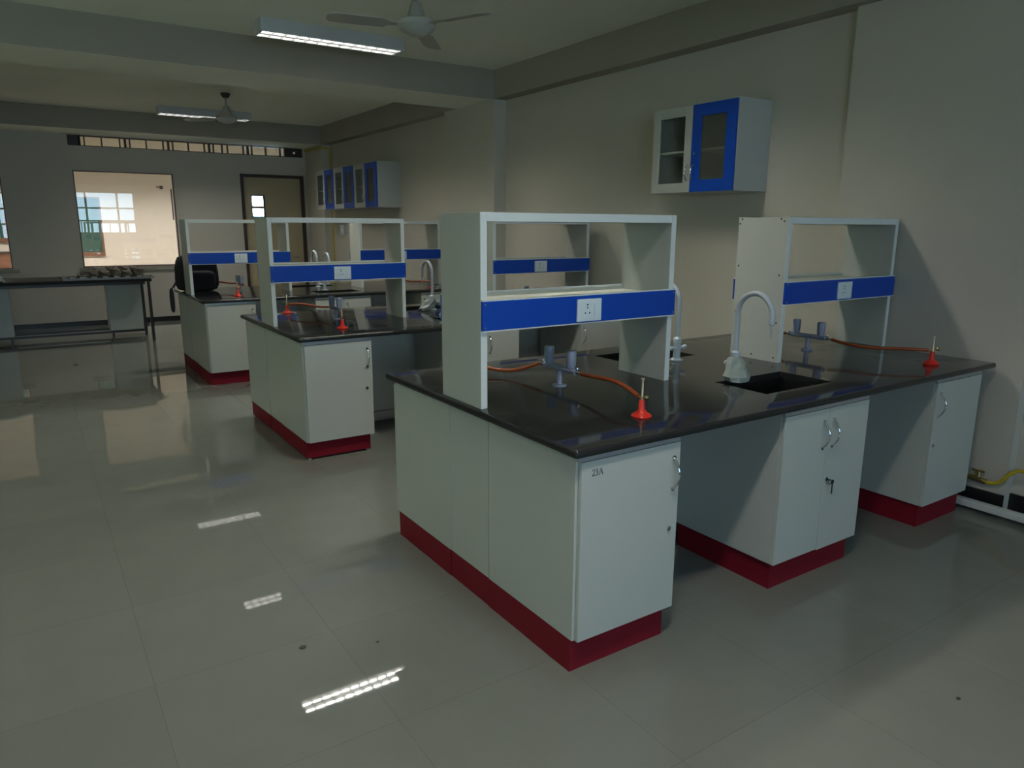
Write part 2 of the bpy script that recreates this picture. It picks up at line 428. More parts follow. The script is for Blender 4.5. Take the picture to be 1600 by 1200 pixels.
struct('pillar', MB().box(COLX, KX, 5.245, 6.38, 0, BZ), 'wall', 'pillar under the crossing ceiling beam', 'pillar')
struct('pillar', MB().box(COLX, KX, 10.81, FY, 0, BZ), 'wall', 'pillar in the corner by the beige door', 'pillar')
# skirting
b = MB(); b.box(LX, 1.80, FY - .015, FY, 0, .075); b.box(2.915, COLX, FY - .015, FY, 0, .075)
struct('baseboard_far', b, 'skirt', 'black skirting along the end wall', 'skirting')
b = MB(); b.box(3.035, 3.05, -.12, 1.09, 0, .11); b.box(KX - .015, KX, 1.09, 5.245, 0, .11); b.box(KX - .015, KX, 6.38, 10.81, 0, .11); b.box(KX - .015, KX, RY, -.12, 0, .11)
b.box(COLX - .015, COLX, 5.245, 6.38, 0, .11); b.box(COLX - .015, COLX, 10.81, FY - .015, 0, .11)
struct('baseboard_right', b, 'skirt', 'black skirting along the cabinet wall', 'skirting')

# room beyond the far wall
NY = 14.6
BW = (2.55, 3.5, 1.55, 2.45)
struct('floor_beyond', MB().box(-6, 6, FY, NY + .2, -.1, 0), 'floor2', 'floor of the cream room beyond the end wall', 'floor')
struct('ceiling_beyond', MB().box(-6, 6, FY + .2, NY + .2, CZ, CZ + .1), 'ceil', 'ceiling of the cream room beyond the end wall', 'ceiling')
struct('wall_beyond', wall_with_holes(MB(), NY, NY + .2, -6, 6, 0, CZ, [BW]), 'cream', 'bright cream wall seen through the internal windows')
struct('wall_beyond_left', MB().box(-6.2, -6, FY, NY + .2, 0, CZ), 'cream', 'cream side wall of the room beyond, aisle side')
struct('wall_beyond_right', MB().box(6, 6.2, FY, NY + .2, 0, CZ), 'cream', 'cream side wall of the room beyond, door side')
struct('wall_beyond_near', MB().box(KX, 6, FY, FY + .18, 0, CZ).box(-6, LX, FY, FY + .18, 0, CZ), 'cream', 'cream wall beside the laboratory, seen only from the room beyond')
t = bpy.data.objects.new('window_6', None); C.objects.link(t); t.location = (BW[0], NY + .1, BW[2])
t['kind'] = 'structure'; t['label'] = 'bright barred window glimpsed through the door glass'; t['category'] = 'window'
f = MB(); f.box(0, .95, -.02, .02, 0, .03).box(0, .95, -.02, .02, .87, .9).box(0, .03, -.02, .02, 0, .9).box(.92, .95, -.02, .02, 0, .9)
f.box(0, .95, -.02, .02, .40, .45)
f.build('window_frame', 'alu', t)
for xx in (.2, .38, .56, .74):
    MB().box(xx, xx + .008, -.01, .0, .03, .87).build('window_bar', 'alu', t)
def chalkboard(x0, x1, z0, z1, label):
    t = thing('chalkboard', label, 'chalkboard', ((x0 + x1) / 2, NY, z0), 'green boards in the room beyond')
    W2 = (x1 - x0) / 2; H2 = z1 - z0
    MB().box(-W2 + .03, W2 - .03, -.02, -.001, .07, H2 - .015).build('writing_surface', 'board', t)
    MB().box(-W2, W2, -.03, -.001, 0, .075).box(-W2, W2, -.03, -.001, H2 - .02, H2).box(-W2, -W2 + .032, -.03, -.001, .07, H2 - .02).box(W2 - .032, W2, -.03, -.001, .07, H2 - .02).build('board_frame', 'wood', t)
chalkboard(-1.25, -.155, 1.0, 2.11, 'green chalkboard seen at the corner of the full internal window')
chalkboard(-3.6, -1.70, 1.27, 1.96, 'green chalkboard seen through the window cut by the picture edge')
t = thing('side_table', 'dark brown cabinet below the green board in the cut-off window', 'cabinet', (-2.6, NY - .3, 0))
MB().box(-1, .9, -.25, .28, 0, 1.08).build('body', 'wood', t); MB().box(-1.02, .92, -.27, .28, 1.08, 1.11).build('top', 'doorf', t)
t = thing('wall_hook', 'small dark bracket on the cream wall, high in the internal window', 'bracket', (.96, NY, 2.33))
MB().box(-.03, .03, -.012, 0, -.03, .03).build('plate', 'dark', t); MB().tube([(0, -.01, 0), (-.03, -.07, 0), (-.1, -.09, .005)], .01).build('arm', 'dark', t)

# ------------------------------------------------------------------ tube lights
def tube_light(x0, y0, label, m='lamp', zt=CZ, L=1.27, W=.22, one=False):
    t = thing('tube_light', label, 'ceiling light', (x0, y0, zt), 'recess-free twin tube lights')
    h = .105
    hb = MB()
    hb.box(0, L, 0, W, -.02, 0).box(0, L, 0, .012, -h, -.02).box(0, L, W - .012, W, -h, -.02)
    hb.box(0, .012, .012, W - .012, -h, -.02).box(L - .012, L, .012, W - .012, -h, -.02)
    hb.box(.012, L - .012, W / 2 - .012, W / 2 + .012, -h, -.02)
    hb.build('housing', 'house', t)
    for a, b in ((.014, W / 2 - .014), (W / 2 + .014, W - .014)):
        MB().box(.02, L - .02, a, b, -.058, -.051).build('lamp_strip', 'house' if one and a > .1 else m, t)
    rf = MB()
    for ya, yb in ((.0122, .0135), (W / 2 - .0135, W / 2 - .0122), (W / 2 + .0122, W / 2 + .0135), (W - .0135, W - .0122)):
        rf.box(.013, L - .013, ya, yb, -h + .001, -.022)
    rf.box(.013, L - .013, .0135, W - .0135, -.0222, -.0208)
    rf.build('reflector', 'reflect', t)
    n = 12
    for i in range(n + 1):
        xx = .02 + i * (L - .04) / n
        MB().box(xx - .002, xx + .002, .0137, W - .0137, -h + .003, -.060).build('louvre', 'reflect', t)
    return t
tube_light(.33, 4.58, 'lit twin tube light nearest the crossing beam on the fan side')
tube_light(.33, 9.93, 'lit twin tube light behind the far ceiling fan', 'lamp3')
tube_light(.33, 6.95, 'lit twin tube light hidden behind the crossing beam, mirrored in the floor')
tube_light(.33, 1.55, 'lit twin tube light above the 23A bench, outside the view')
tube_light(-1.1, -1.0, 'lit twin tube light behind the photographer on the bench side')
tube_light(-3.45, 4.58, 'added, unseen half-lit fill light over the open floor, by the crossing beam', one=True)  # added side fill, halved by lighting a single strip
tube_light(-3.45, 1.55, 'added, unseen half-lit fill light over the open floor, towards the rear', one=True)
tube_light(-1.2, 12.9, 'added, unseen tube light brightening the cream room, board side', 'lamp2')  # lamps beyond the end wall are added to brighten the cream wall
tube_light(1.2, 12.9, 'added, unseen tube light brightening the cream room, door side', 'lamp2')
tube_light(-3.8, 12.9, 'added, unseen tube light brightening the cream room, at its end', 'lamp2')

# ------------------------------------------------------------------ fans
def fan(x, y, a0, label):
    t = thing('ceiling_fan', label, 'fan', (x, y, CZ), 'ceiling fans')
    MB().lathe([(0, 0), (.06, 0), (.055, -.03), (.03, -.06), (0, -.06)][::-1]).build('canopy', 'dark', t, True)
    MB().cyl((0, 0, -.05), (0, 0, -.22), .012).build('downrod', 'fan', t, True)
    MB().lathe([(0, -.26), (.066, -.26), (.06, -.24), (.035, -.16), (.018, -.15), (0, -.15)]).build('motor_cover', 'fan', t, True)
    MB().lathe([(0, -.37), (.05, -.368), (.11, -.34), (.135, -.31), (.13, -.28), (.09, -.262), (0, -.26)]).build('motor', 'fanm', t, True)
    for k in range(3):
        a = a0 + k * 2 * PI / 3
        bl = MB()
        pts = [(.11, -.02), (.19, -.03), (.22, -.068), (.40, -.072), (.58, -.066), (.61, -.03), (.61, .04), (.55, .062), (.24, .055), (.19, .025), (.11, .02)]
        ca, sa = math.cos(a), math.sin(a)
        P = []
        for (r, wv) in pts:
            P.append((r * ca - wv * sa, r * sa + wv * ca, -.30 + wv * .18 - r * .02))
        bl.quad_prism(P, (0, 0, -.006)); bl.build('blade', 'fan', t)
    return t
fan(.95, 3.02, math.radians(52), 'pale ceiling fan above the 23A bench, cut by the top of the picture')
fan(.90, 8.40, math.radians(15), 'pale ceiling fan hanging in front of the far tube light')

# ------------------------------------------------------------------ benches
H = .87; TW = .032
W = 1.56
SK = [(1.255, 1.755, .20, .50), (1.235, 1.755, 1.08, 1.38)]
def worktop(bx, by, L, label):
    xs = [0, 1.235, 1.255, 1.755, L]; ys = [0, .20, .50, 1.08, 1.38, W]
    bm = bmesh.new(); top = {}; bot = {}
    for i, x in enumerate(xs):
        for j, y in enumerate(ys):
            top[i, j] = bm.verts.new((x, y, H)); bot[i, j] = bm.verts.new((x, y, H - TW))
    def hole(i, j):
        if i < 0 or j < 0 or i >= len(xs) - 1 or j >= len(ys) - 1: return True
        return (i == 2 and j == 1) or (i in (1, 2) and j == 3)
    for i in range(len(xs) - 1):
        for j in range(len(ys) - 1):
            if hole(i, j): continue
            bm.faces.new((top[i, j], top[i + 1, j], top[i + 1, j + 1], top[i, j + 1]))
            bm.faces.new((bot[i, j], bot[i, j + 1], bot[i + 1, j + 1], bot[i + 1, j]))
            for (di, dj, a, b) in ((-1, 0, (i, j), (i, j + 1)), (1, 0, (i + 1, j + 1), (i + 1, j)), (0, -1, (i + 1, j), (i, j)), (0, 1, (i, j + 1), (i + 1, j + 1))):
                if hole(i + di, j + dj):
                    bm.faces.new((top[a], top[b], bot[b], bot[a]))
    bmesh.ops.recalc_face_normals(bm, faces=bm.faces)
    ed = []
    for e in bm.edges:
        a, b = e.verts[0].co, e.verts[1].co
        if abs(a.z - b.z) < 1e-6:
            for ax, vals in ((0, (0, L)), (1, (0, W))):
                for v in vals:
                    if abs(a[ax] - v) < 1e-6 and abs(b[ax] - v) < 1e-6: ed.append(e)
        elif (a.x in (0, L) and a.y in (0, W)) or (abs(a.x - L) < 1e-5 and (a.y < 1e-5 or a.y > W - 1e-4)): ed.append(e)
    bmesh.ops.bevel(bm, geom=list(set(ed)), offset=.012, segments=4, affect='EDGES', profile=.5)
    mb = MB(); mb.bm.free(); mb.bm = bm
    o = mb.build('worktop', 'granite', None, True)
    o.location = (bx, by, 0)
    return tag(o, label, 'worktop', 'black granite worktops')

def handle_mesh(x, y, z0, z1):
    """bow handle standing off a door face that looks towards -y"""
    pts = []
    n = 14
    for i in range(n + 1):
        u = i / n
        pts.append((x, y - .034 * math.sin(PI * u) ** .8 - .001, z0 + (z1 - z0) * u))
    mb = MB().tube(pts, .0048, 10)
    mb.cyl((x, y, z0), (x, y - .006, z0), .009).cyl((x, y, z1), (x, y - .006, z1), .009)
    return mb

def cabinet(bx, by, x0, x1, doors, label, flip=False, left_flush=False, raised=False, keys=False, number=False, door_gap=0.0):
    """base unit; local y=0 is the door face looking to the aisle side, depth towards +y"""
    D = .589; z0 = .13; z1 = H - TW - .002
    t = thing('base_cabinet', label, 'cabinet', (bx, by, 0), 'white base cabinets with red plinths')
    def Y(a, b): return (a, b) if not flip else (-b, -a)
    wd = x1 - x0
    p = MB()
    y = Y(.019, D)
    if len(doors) == 2:
        k_ = .018
        p.box(0, k_, y[0], y[1], z0, z1, .0015).box(wd - k_, wd, y[0], y[1], z0, z1, .0015)
        p.box(k_, wd - k_, y[0], y[1], z0, z0 + k_).box(k_, wd - k_, y[1] - .008, y[1], z0 + k_, z1)
    else: p.box(0, wd, y[0], y[1], z0, z1, .0015)
    p.build('body', 'lam', t)
    zp = .014 if raised else 0.0
    y = Y(.03, D)
    p = MB(); p.box(0 if left_flush else .02, wd - .024, y[0], y[1], zp, z0 - .001)
    pl = p.build('plinth', 'red', t)
    if raised:
        for xx, yy in ((.015, .05), (wd - .05, .05), (.03, D - .05), (wd - .05, D - .05)):
            yy = -yy if flip else yy
            MB().cyl((xx + .008, yy, 0), (xx + .008, yy, .014), .011).build('foot', 'glide', pl)
    if not flip:
        r = MB().box(0, wd, .004, .019, z1 - .02, z1); r.build('top_rail', 'rail', t)
    n = len(doors); dw = wd / n
    for k, d in enumerate(doors):
        a = k * dw + .0015; b = (k + 1) * dw - .0015
        if k == 0 and not flip and left_flush: a = .012
        y = Y(0, .018)
        zb = z0 - (.006 if (n == 2 and k == 1) else 0)
        dm = MB().box(a, b, y[0], y[1], zb, z1 - .022, .0012).build('door', 'lam', t)
        if flip: continue
        hx = (b - .035) if d == 'R' else (a + .035)
        handle_mesh(hx, 0, .632, .757).build('handle', 'chrome', dm, True)
        if n == 1 or k == 1:
            lx = (b - .045) if d == 'R' else (a + .02)
            lk = MB().cyl((lx, .0, .474), (lx, -.006, .474), .010).build('lock', 'chrome', dm, True)
            MB().box(lx - .0012, lx + .0012, -.0068, -.006, .468, .480).build('keyway', 'hole', dm)
            if keys:
                kb = MB(); kb.cyl((lx, -.006, .474), (lx, -.022, .474), .003)
                kb.tube([(lx + .012 * math.cos(a2), -.022, .466 + .012 * math.sin(a2)) for a2 in [i * PI / 8 for i in range(16)]], .0014, 6, closed=True)
                kb.box(lx + .016, lx + .024, -.024, -.021, .405, .462, .001)
                kb.cyl((lx + .02, -.024, .462), (lx + .02, -.021, .462), .011)
                tag_ = kb.build('key_bunch', 'dark', dm); 
        if number:
            ink = MB()
            def stroke(pts, wdt):
                for (p0, p1) in zip(pts, pts[1:]):
                    d2 = Vector((p1[0] - p0[0], 0, p1[1] - p0[1])); nrm = Vector((-d2.z, 0, d2.x)).normalized() * wdt / 2
                    A = Vector((p0[0], -.0004, p0[1])); B = Vector((p1[0], -.0004, p1[1]))
                    ink.quad_prism([A + nrm, A - nrm, B - nrm, B + nrm], (0, -.0004, 0))
            ox, oz, s = .058 - .012 + a - .0, .758, .024
            def q2(pts): return [(ox + u * s, oz + v * s) for u, v in pts]
            # 2
            stroke(q2([(.04, .76), (.12, .94), (.27, 1.0), (.42, .93), (.48, .77), (.42, .57), (.2, .25), (.04, .05)]), .0026)
            stroke(q2([(.03, .05), (.46, .05), (.53, .22)]), .0030)
            # 3
            o2 = .64
            stroke(q2([(o2 + .04, .8), (o2 + .13, .95), (o2 + .26, 1.0), (o2 + .40, .9), (o2 + .42, .74), (o2 + .34, .6), (o2 + .18, .53)]), .0024)
            stroke(q2([(o2 + .18, .54), (o2 + .36, .49), (o2 + .46, .33), (o2 + .42, .13), (o2 + .26, .02), (o2 + .1, .03), (o2 + .02, .1)]), .0028)
            # A
            o3 = 1.22
            stroke(q2([(o3 + .12, .04), (o3 + .46, .98)]), .0016); stroke(q2([(o3 + .46, .98), (o3 + .80, .04)]), .0036)
            stroke(q2([(o3 + .24, .36), (o3 + .66, .36)]), .0015)
            stroke(q2([(o3 + .02, .02), (o3 + .24, .02)]), .0014); stroke(q2([(o3 + .66, .02), (o3 + .94, .02)]), .0014)
            ink.build('number', 'ink', dm)
    return t

def shelf_unit(bx, by, x0, x1, label, sock_dx, switch=True, screws=False):
    y0, y1 = .657, .989
    sh = .79; z0b, z1b = .325, .443
    t = thing('shelf_unit', label, 'shelf', (bx + x0, by, H), 'white reagent shelf units with blue bands')
    w = x1 - x0; tk = .03
    for a, b in ((0, tk), (w - tk, w)):
        sp = MB().box(a, b, y0 + .002, y1 - .002, 0, sh, .001).build('side_panel', 'inlam' if False else 'lam', t)
        MB().box(a + .0005, b - .0005, y0, y0 + .0025, 0.001, sh - .001).build('edge_band', 'edge', sp)
        if screws:
            if a == 0:
                for (yy, zz) in ((y0 + .03, sh - .022), (y0 + .05, sh - .01), (y1 - .025, sh - .01), (y1 - .012, sh - .035), (y0 + .035, .48), (y1 - .02, .52), (y0 + .03, .22), (y1 - .02, .26), (y0 + .03, .025), (y0 + .18, .025)):
                    MB().cyl((a, yy, zz), (a - .0015, yy, zz), .005, n=12).build('screw', 'dark', sp)
    tb = MB().box(tk, w - tk, y0 + .002, y1 - .002, sh - .036, sh, .001).build('top_board', 'inlam', t)
    MB().box(tk + .0008, w - tk - .0008, y0, y0 + .0025, sh - .035, sh - .001).build('edge_band', 'edge', tb)
    tr = MB()
    tr.box(tk, w - tk, y0, y1, z1b - .034, z1b - .016)
    tr.box(tk, w - tk, y0, y0 + .016, z0b, z1b).box(tk, w - tk, y1 - .016, y1, z0b, z1b)
    tr.box(tk, w - tk, y0 + .016, y1 - .016, z0b, z0b + .012)
    tr.build('shelf_board', 'inlam', t)
    for s, (ya, yb) in ((0, (y0 - .016, y0 - .0005)), (1, (y1 + .0005, y1 + .009))):
        f = MB().box(0, w, ya, yb, z0b, z1b, .0008).build('fascia', 'blue', t)
        e = MB().box(0, w, ya, yb, z1b + .0003, z1b + .006).box(0, w, ya, yb, z0b - .005, z0b - .0003)
        e.build('edging', 'edge', f)
        if s == 0:
            yf = ya
            # socket plate: modular frame, three-pin socket and rocker switch
            a = sock_dx - x0; b = a + .134; c_, d_ = .331, .429
            pl = MB()
            pl.box(a, b, yf - .011, yf, c_, d_, .003)
            pl.box(a + .018, b - .018, yf - .0135, yf - .010, c_ + .013, d_ - .013, .001)
            ps = pl.build('power_socket', 'socket', f)
            mx = a + .052; mz = (c_ + d_) / 2
            ho = MB()
            for (dx, dz, r) in ((0, .024, .0042), (0, .011, .0036), (-.012, -.012, .0036), (.012, -.012, .0036)):
                ho.cyl((mx + dx, yf - .0133, mz + dz), (mx + dx, yf - .0139, mz + dz), r, n=14)
            ho.build('socket_hole', 'hole', f)
            MB().box(b - .045, b - .024, yf - .017, yf - .0135, mz - .026, mz + .026, .0012).build('rocker_switch', 'socket', f)
            for (sx, sz) in ((.012, z0b + .012), (.012, z1b - .012), (w - .012, z0b + .012), (w - .012, z1b - .012)):
                MB().cyl((sx, yf, sz), (sx, yf - .0015, sz), .004, n=12).build('screw', 'chrome', f)
    return t

def sink(bx, by, k, label):
    x0, x1, y0, y1 = SK[k]
    d = .2; e = .012
    t = thing('sink', label, 'sink', (bx, by, H - TW), 'black undermount sinks')
    b = MB()
    z = 0
    b.box(x0 - e, x1 + e, y0 - e, y1 + e, -d - e, -d)
    b.box(x0 - e, x0, y0 - e, y1 + e, -d, z).box(x1, x1 + e, y0 - e, y1 + e, -d, z)
    b.box(x0, x1, y0 - e, y0, -d, z).box(x0, x1, y1, y1 + e, -d, z)
    b.build('basin', 'sink', t)
    MB().lathe([(0, -d + .004), (.03, -d + .004), (.033, -d)], ((x0 + x1) / 2, (y0 + y1) / 2, 0)).build('drain', 'chrome', t, True)
    MB().cyl(((x0 + x1) / 2, (y0 + y1) / 2, -d - e), ((x0 + x1) / 2, (y0 + y1) / 2, (.155 if k == 0 else .0) - H + TW), .022).build('waste_pipe', 'pvc', t, True)

def tap(wx, wy, sgn, label, wrap=1.0, seed=0):
    """gooseneck lab tap; the spout reaches towards sgn*y"""
    rnd = random.Random(seed)
    t = thing('lab_tap', label, 'tap', (wx, wy, H), 'grey gooseneck lab taps')
    MB().lathe([(0, 0), (.036, 0), (.038, .006), (.03, .012), (0, .012)]).build('flange', 'tap', t, True)
    MB().lathe([(0, .01), (.02, .01), (.02, .10), (.024, .102), (.024, .125), (.014, .135), (0, .135)]).build('body', 'tap', t, True)
    R_ = .10; zt = .325
    pts = [(0, 0, .12 + i * (zt - .12) / 8) for i in range(9)]
    for i in range(1, 17):
        a = PI * i / 16
        pts.append((0, sgn * (R_ - R_ * math.cos(a)), zt + R_ * math.sin(a)))
    pts.append((0, sgn * 2 * R_, zt - .015))
    MB().tube(pts, .0135, 14).build('spout', 'tap', t, True)
    yy = sgn * 2 * R_
    pr = [(.0, -.09), (.003, -.09)]
    for i in range(5):
        z = -.088 + i * .011
        pr += [(.0038, z), (.0065, z + .006), (.0040, z + .0075)]
    pr += [(.012, -.03), (.0145, -.026), (.0145, -.005), (.012, 0), (0, 0)]
    MB().lathe(pr, (0, yy, zt - .012), 16).build('nozzle', 'tap', t, True)
    for s in (-1, 1):
        l = MB().cyl((s * .018, 0, .07), (s * .05, 0, .072), .009).cyl((s * .045, 0, .072), (s * .062, sgn * -.012, .08), .013, .009)
        l.build('valve_knob', 'tap', t, True)
    if wrap:
        def jit(r, z, a):
            k = 1 + .16 * math.sin(2 * a + seed + z * 30) + .09 * math.sin(5 * a + 2 * seed - z * 40) + rnd.uniform(-.16, .16)
            return r * k, -.075 * (1 - z / .11), (-.085 if sgn < 0 else .02) * (1 - z / .11)
        z = wrap
        MB().lathe([(0, .006), (.060, .004), (.066, .025), (.054, .05), (.046, .078), (.030, .098), (.0, .112)], (0, 0, 0), 11, jit).build('plastic_wrap', 'wrap', t)
    return t

def gas_turret(wx, wy, label):
    t = thing('gas_turret', label, 'gas tap', (wx, wy, H), 'twin gas turrets')
    MB().lathe([(0, 0), (.034, 0), (.034, .006), (.014, .009), (.013, .075), (0, .075)]).build('stem', 'gas', t, True)
    MB().tube([(0, -.12, .085), (0, -.06, .085), (0, .06, .085), (0, .12, .085)], .014, 14).build('cross_bar', 'gas', t, True)
    for s in (-1, 1):
        MB().lathe([(0, .095), (.018, .095), (.022, .11), (.024, .17), (.022, .178), (0, .18)], (0, s * .085, 0)).build('valve_knob', 'gas', t, True)
        n = MB().cyl((0, s * .12, .085), (0, s * .135, .085), .009).cyl((0, s * .135, .085), (0, s * .165, .083), .0055)
        n.build('hose_nozzle', 'chrome', t, True)
        MB().lathe([(0, 0), (.006, 0), (.008, .006), (.006, .012), (0, .012)], (0, s * .13, .094)).build('lever', 'chrome', t, True)
    return t

def burner(wx, wy, a, label):
    """a: direction the gas inlet points to"""
    t = thing('gas_burner', label, 'burner', (wx, wy, H), 'red-based gas burners')
    MB().lathe([(0, 0), (.039, 0), (.041, .006), (.036, .012), (.022, .02), (.014, .032), (.0125, .065), (.010, .07), (0, .07)]).build('base', 'burner', t, True)
    MB().lathe([(0, .068), (.0055, .068), (.0065, .075), (.006, .085), (.0045, .088), (.0042, .150), (.008, .151), (.008, .156), (0, .156)]).build('burner_tube', 'tubebr', t, True)
    ca, sa = math.cos(a), math.sin(a)
    MB().cyl((0, 0, .076), (ca * .028, sa * .028, .078), .0045).cyl((ca * .01, sa * .01, .0765), (ca * .016, sa * .016, .077), .0065).build('gas_inlet', 'brass', t, True)
    MB().cyl((0, 0, .081), (-ca * .02, -sa * .02, .083), .0035).lathe([(0, -.009), (.008, -.008), (.011, 0), (.008, .008), (0, .009)], (-ca * .028, -sa * .028, .084)).build('air_valve', 'brass', t, True)
    return t

def hose(p0, p1, label, sag, side=(0, 0)):
    p0, p1 = Vector(p0), Vector(p1)
    pts = []
    n = 22
    for i in range(n + 1):
        u = i / n
        p = p0.lerp(p1, u)
        s = math.sin(PI * u)
        p.z += sag * s - (.006 * math.sin(2 * PI * u))
        p.x += side[0] * s; p.y += side[1] * s
        p.z = max(p.z, H + .0105)
        pts.append(p)
    o = MB().tube(pts, .0092, 12)
    ob = o.build('rubber_hose', 'hose', None, True)
    return tag(ob, label, 'hose', 'orange rubber gas hoses')

BN = ['the 23A bench', 'the middle bench', 'the backpack bench']
BENCH = [(0.0, 0.0), (-.019, 2.931), (-.068, 5.838)]
for i, (bx, by) in enumerate(BENCH):
    bn = BN[i]; end = 3.005 if i == 0 else 2.96 - bx
    worktop(bx, by, end, ['black granite worktop of the bench whose corner door reads 23A', 'black granite worktop of the middle bench between the other two', 'black granite worktop of the farthest bench, carrying the black backpack'][i])
    y0 = by + .022
    cabinet(bx + .032, y0, 0, .4933, 'R', ['white base cabinet with 23A printed on its door', 'white base cabinet with chrome handle at the aisle corner of the middle bench', 'white base cabinet at the aisle corner of the backpack bench'][i], left_flush=True, raised=(i == 1), number=(i == 0))
    cabinet(bx + .032, by + W - .022, 0, .4933, 'R', ['white base cabinet on the far side of the 23A cabinet, showing its end', 'white base cabinet closing the far end face of the middle bench', 'white base cabinet closing the far end face of the backpack bench'][i], flip=True, left_flush=True, raised=(i == 1))
    cabinet(bx + 1.155, y0 - .001, 0, .634, 'RL', ['white two-door sink cabinet with a key hanging from its lock', 'white two-door sink cabinet under the middle bench', 'white two-door sink cabinet under the backpack bench'][i], keys=(i == 0))
    cabinet(bx + 2.421, y0, 0, .477, 'L', ['white single-door cabinet beside the yellow gas pipe', 'white single-door cabinet at the wall end of the middle bench', 'white single-door cabinet at the wall end of the backpack bench'][i])
    t = thing('end_panel', 'narrow white filler panel in the end face of ' + bn, 'panel', (bx + .032, by, 0), 'filler panels in the bench ends')
    MB().box(.003, .021, .619, .9455, .13, H - TW - .002).build('panel', 'lam', t)
    MB().box(.003, .021, .613, .9455, 0.014 if i == 1 else 0, .129).build('plinth', 'red', t)
    t = thing('service_panel', 'grey panel closing the knee spaces under ' + bn, 'panel', (bx, by, 0), 'service panels under the benches')
    MB().box(.06, 2.88, .66, .675, .12, H - TW - .003).build('panel', 'greycab', t)
    for xx in (.3, 1.4, 2.6): MB().box(xx, xx + .03, .66, .675, 0, .12).build('foot', 'black', t)
    o = MB().cyl((bx + .08, by + .74, .045), (bx + 2.88, by + .74, .045), .035).build('drain_pipe', 'pvc', None, True)
    tag(o, 'grey drain pipe on the floor under ' + bn, 'pipe', 'drain pipes under the benches')
    shelf_unit(bx, by, .025, 1.10, 'white shelf unit with blue socket band, aisle end of ' + bn, [.499, .499, .49][i])
    sx0 = [1.945, 1.94, 1.94][i]
    shelf_unit(bx, by, sx0, sx0 + 1.075, 'white shelf unit with blue socket band, wall end of ' + bn, [2.415, 2.372, 2.40][i], screws=(i == 0))
    sink(bx, by, 0, 'black sink in the front half of the worktop, ' + bn)
    sink(bx, by, 1, 'black sink in the back half of the worktop, ' + bn)
    tap(bx + 1.445, by + .545, -1, 'grey gooseneck tap over the front sink of ' + bn, wrap=(0 if i == 2 else 1), seed=i)
    tap(bx + 1.53, by + 1.018, 1, 'grey gooseneck tap over the back sink of ' + bn, wrap=(1 if i == 1 else 0), seed=i + 5)
    for tx, part in ((.575, 'aisle'), (2.49, 'wall')):
        ty = .85
        gas_turret(bx + tx, by + ty, 'blue-grey twin gas turret, %s end of %s' % (part, bn))
        fb = {'aisle': (.50, .215) if i == 0 else (.42, .30), 'wall': (2.645, .18)}[part]
        bb = {'aisle': (.30, 1.42), 'wall': (2.66, 1.40)}[part]
        if i > 0 and part == 'aisle': bb = (.36, 1.44)
        for (px, py), s, sd in ((fb, -1, 'front edge'), (bb, 1, 'back edge')):
            a = math.atan2(by + ty + s * .165 - (by + py), tx - px)
            if i == 0 and part == 'wall' and s == -1: a = PI * .85
            burner(bx + px, by + py, a, 'red-footed gas burner by the %s, %s end of %s' % (sd, part, bn))
            p1 = (bx + px + math.cos(a) * .026, by + py + math.sin(a) * .026, H + .078)
            hose((bx + tx, by + ty + s * .16, H + .083), p1, 'orange rubber hose to the burner by the %s, %s end of %s' % (sd, part, bn), .022 if (part == 'aisle' and s < 0) else ((-.05 if i == 0 else .004) if part == 'aisle' else -.012), (0, 0) if part == 'aisle' else (-.05, -.02))

# ------------------------------------------------------------------ wall cabinets
def wall_cabinet(y0, y1, label, ajar=0.0):
    D = .375; z0, z1 = 1.86, 2.492
    t = thing('wall_cabinet', label, 'cabinet', (KX, y0, z0), 'glazed wall cabinets')
    h = z1 - z0; L = y1 - y0; k = .018
    b = MB()
    b.box(-D + .02, 0, 0, k, 0, h, .001).box(-D + .02, 0, L - k, L, 0, h, .001)
    b.box(-D + .02, 0, k, L - k, 0, k).box(-D + .02, 0, k, L - k, h - k, h).box(-.012, 0, k, L - k, k, h - k)
    b.box(-D + .02, -.012, L / 2 - .008, L / 2 + .008, k, h - k)
    b.build('body', 'lam', t)
    MB().box(-D + .05, -.013, k, L / 2 - .008, h * .47, h * .47 + .016).box(-D + .05, -.013, L / 2 + .008, L - k, h * .47, h * .47 + .016).build('shelf', 'edge', t)
    for (a, c, col, gl, hs) in ((.003, L / 2 - .002, 'blue', 'frost', 1), (L / 2 + .002, L - .003, 'lam', 'cpane', -1)):
        st = .085 if col == 'blue' else .07
        d = MB()
        x0, x1 = -D, -D + .018
        d.box(x0, x1, a, a + st, .002, h - .012, .001).box(x0, x1, c - st, c, .002, h - .012, .001)
        d.box(x0, x1, a + st, c - st, .002, .002 + st, .001).box(x0, x1, a + st, c - st, h - .012 - st, h - .012, .001)
        dm = d.build('door', col, t)
        MB().box(-D + .006, -D + .010, a + st, c - st, .002 + st, h - .012 - st).build('pane', gl, dm)
        hy = (c - .028) if hs == 1 else (a + .028)
        pts = []
        for i in range(13):
            u = i / 12; pts.append((-D - .03 * math.sin(PI * u) ** .8, hy, .085 + .115 * u))
        MB().tube(pts, .0045, 10).build('handle', 'chrome', dm, True)
        if hs == 1: MB().cyl((-D, hy - .004, h * .44), (-D - .005, hy - .004, h * .44), .009).build('lock', 'chrome', dm, True)
    return t
wall_cabinet(1.735, 2.545, 'wall cabinet with one white and one blue glazed door, hung on its own')
gy = [8.0, 8.85, 9.70, 10.55]
gl = ['wall cabinet showing its end, first of the row of three', 'wall cabinet in the middle of the row of three', 'wall cabinet nearest the door corner in the row of three']
for k in range(3): wall_cabinet(gy[k] + .002, gy[k + 1] - .002, gl[k])
t = thing('switch_box', 'small white switch box on the wall under the row of cabinets', 'switch', (KX, 10.3, 1.53))
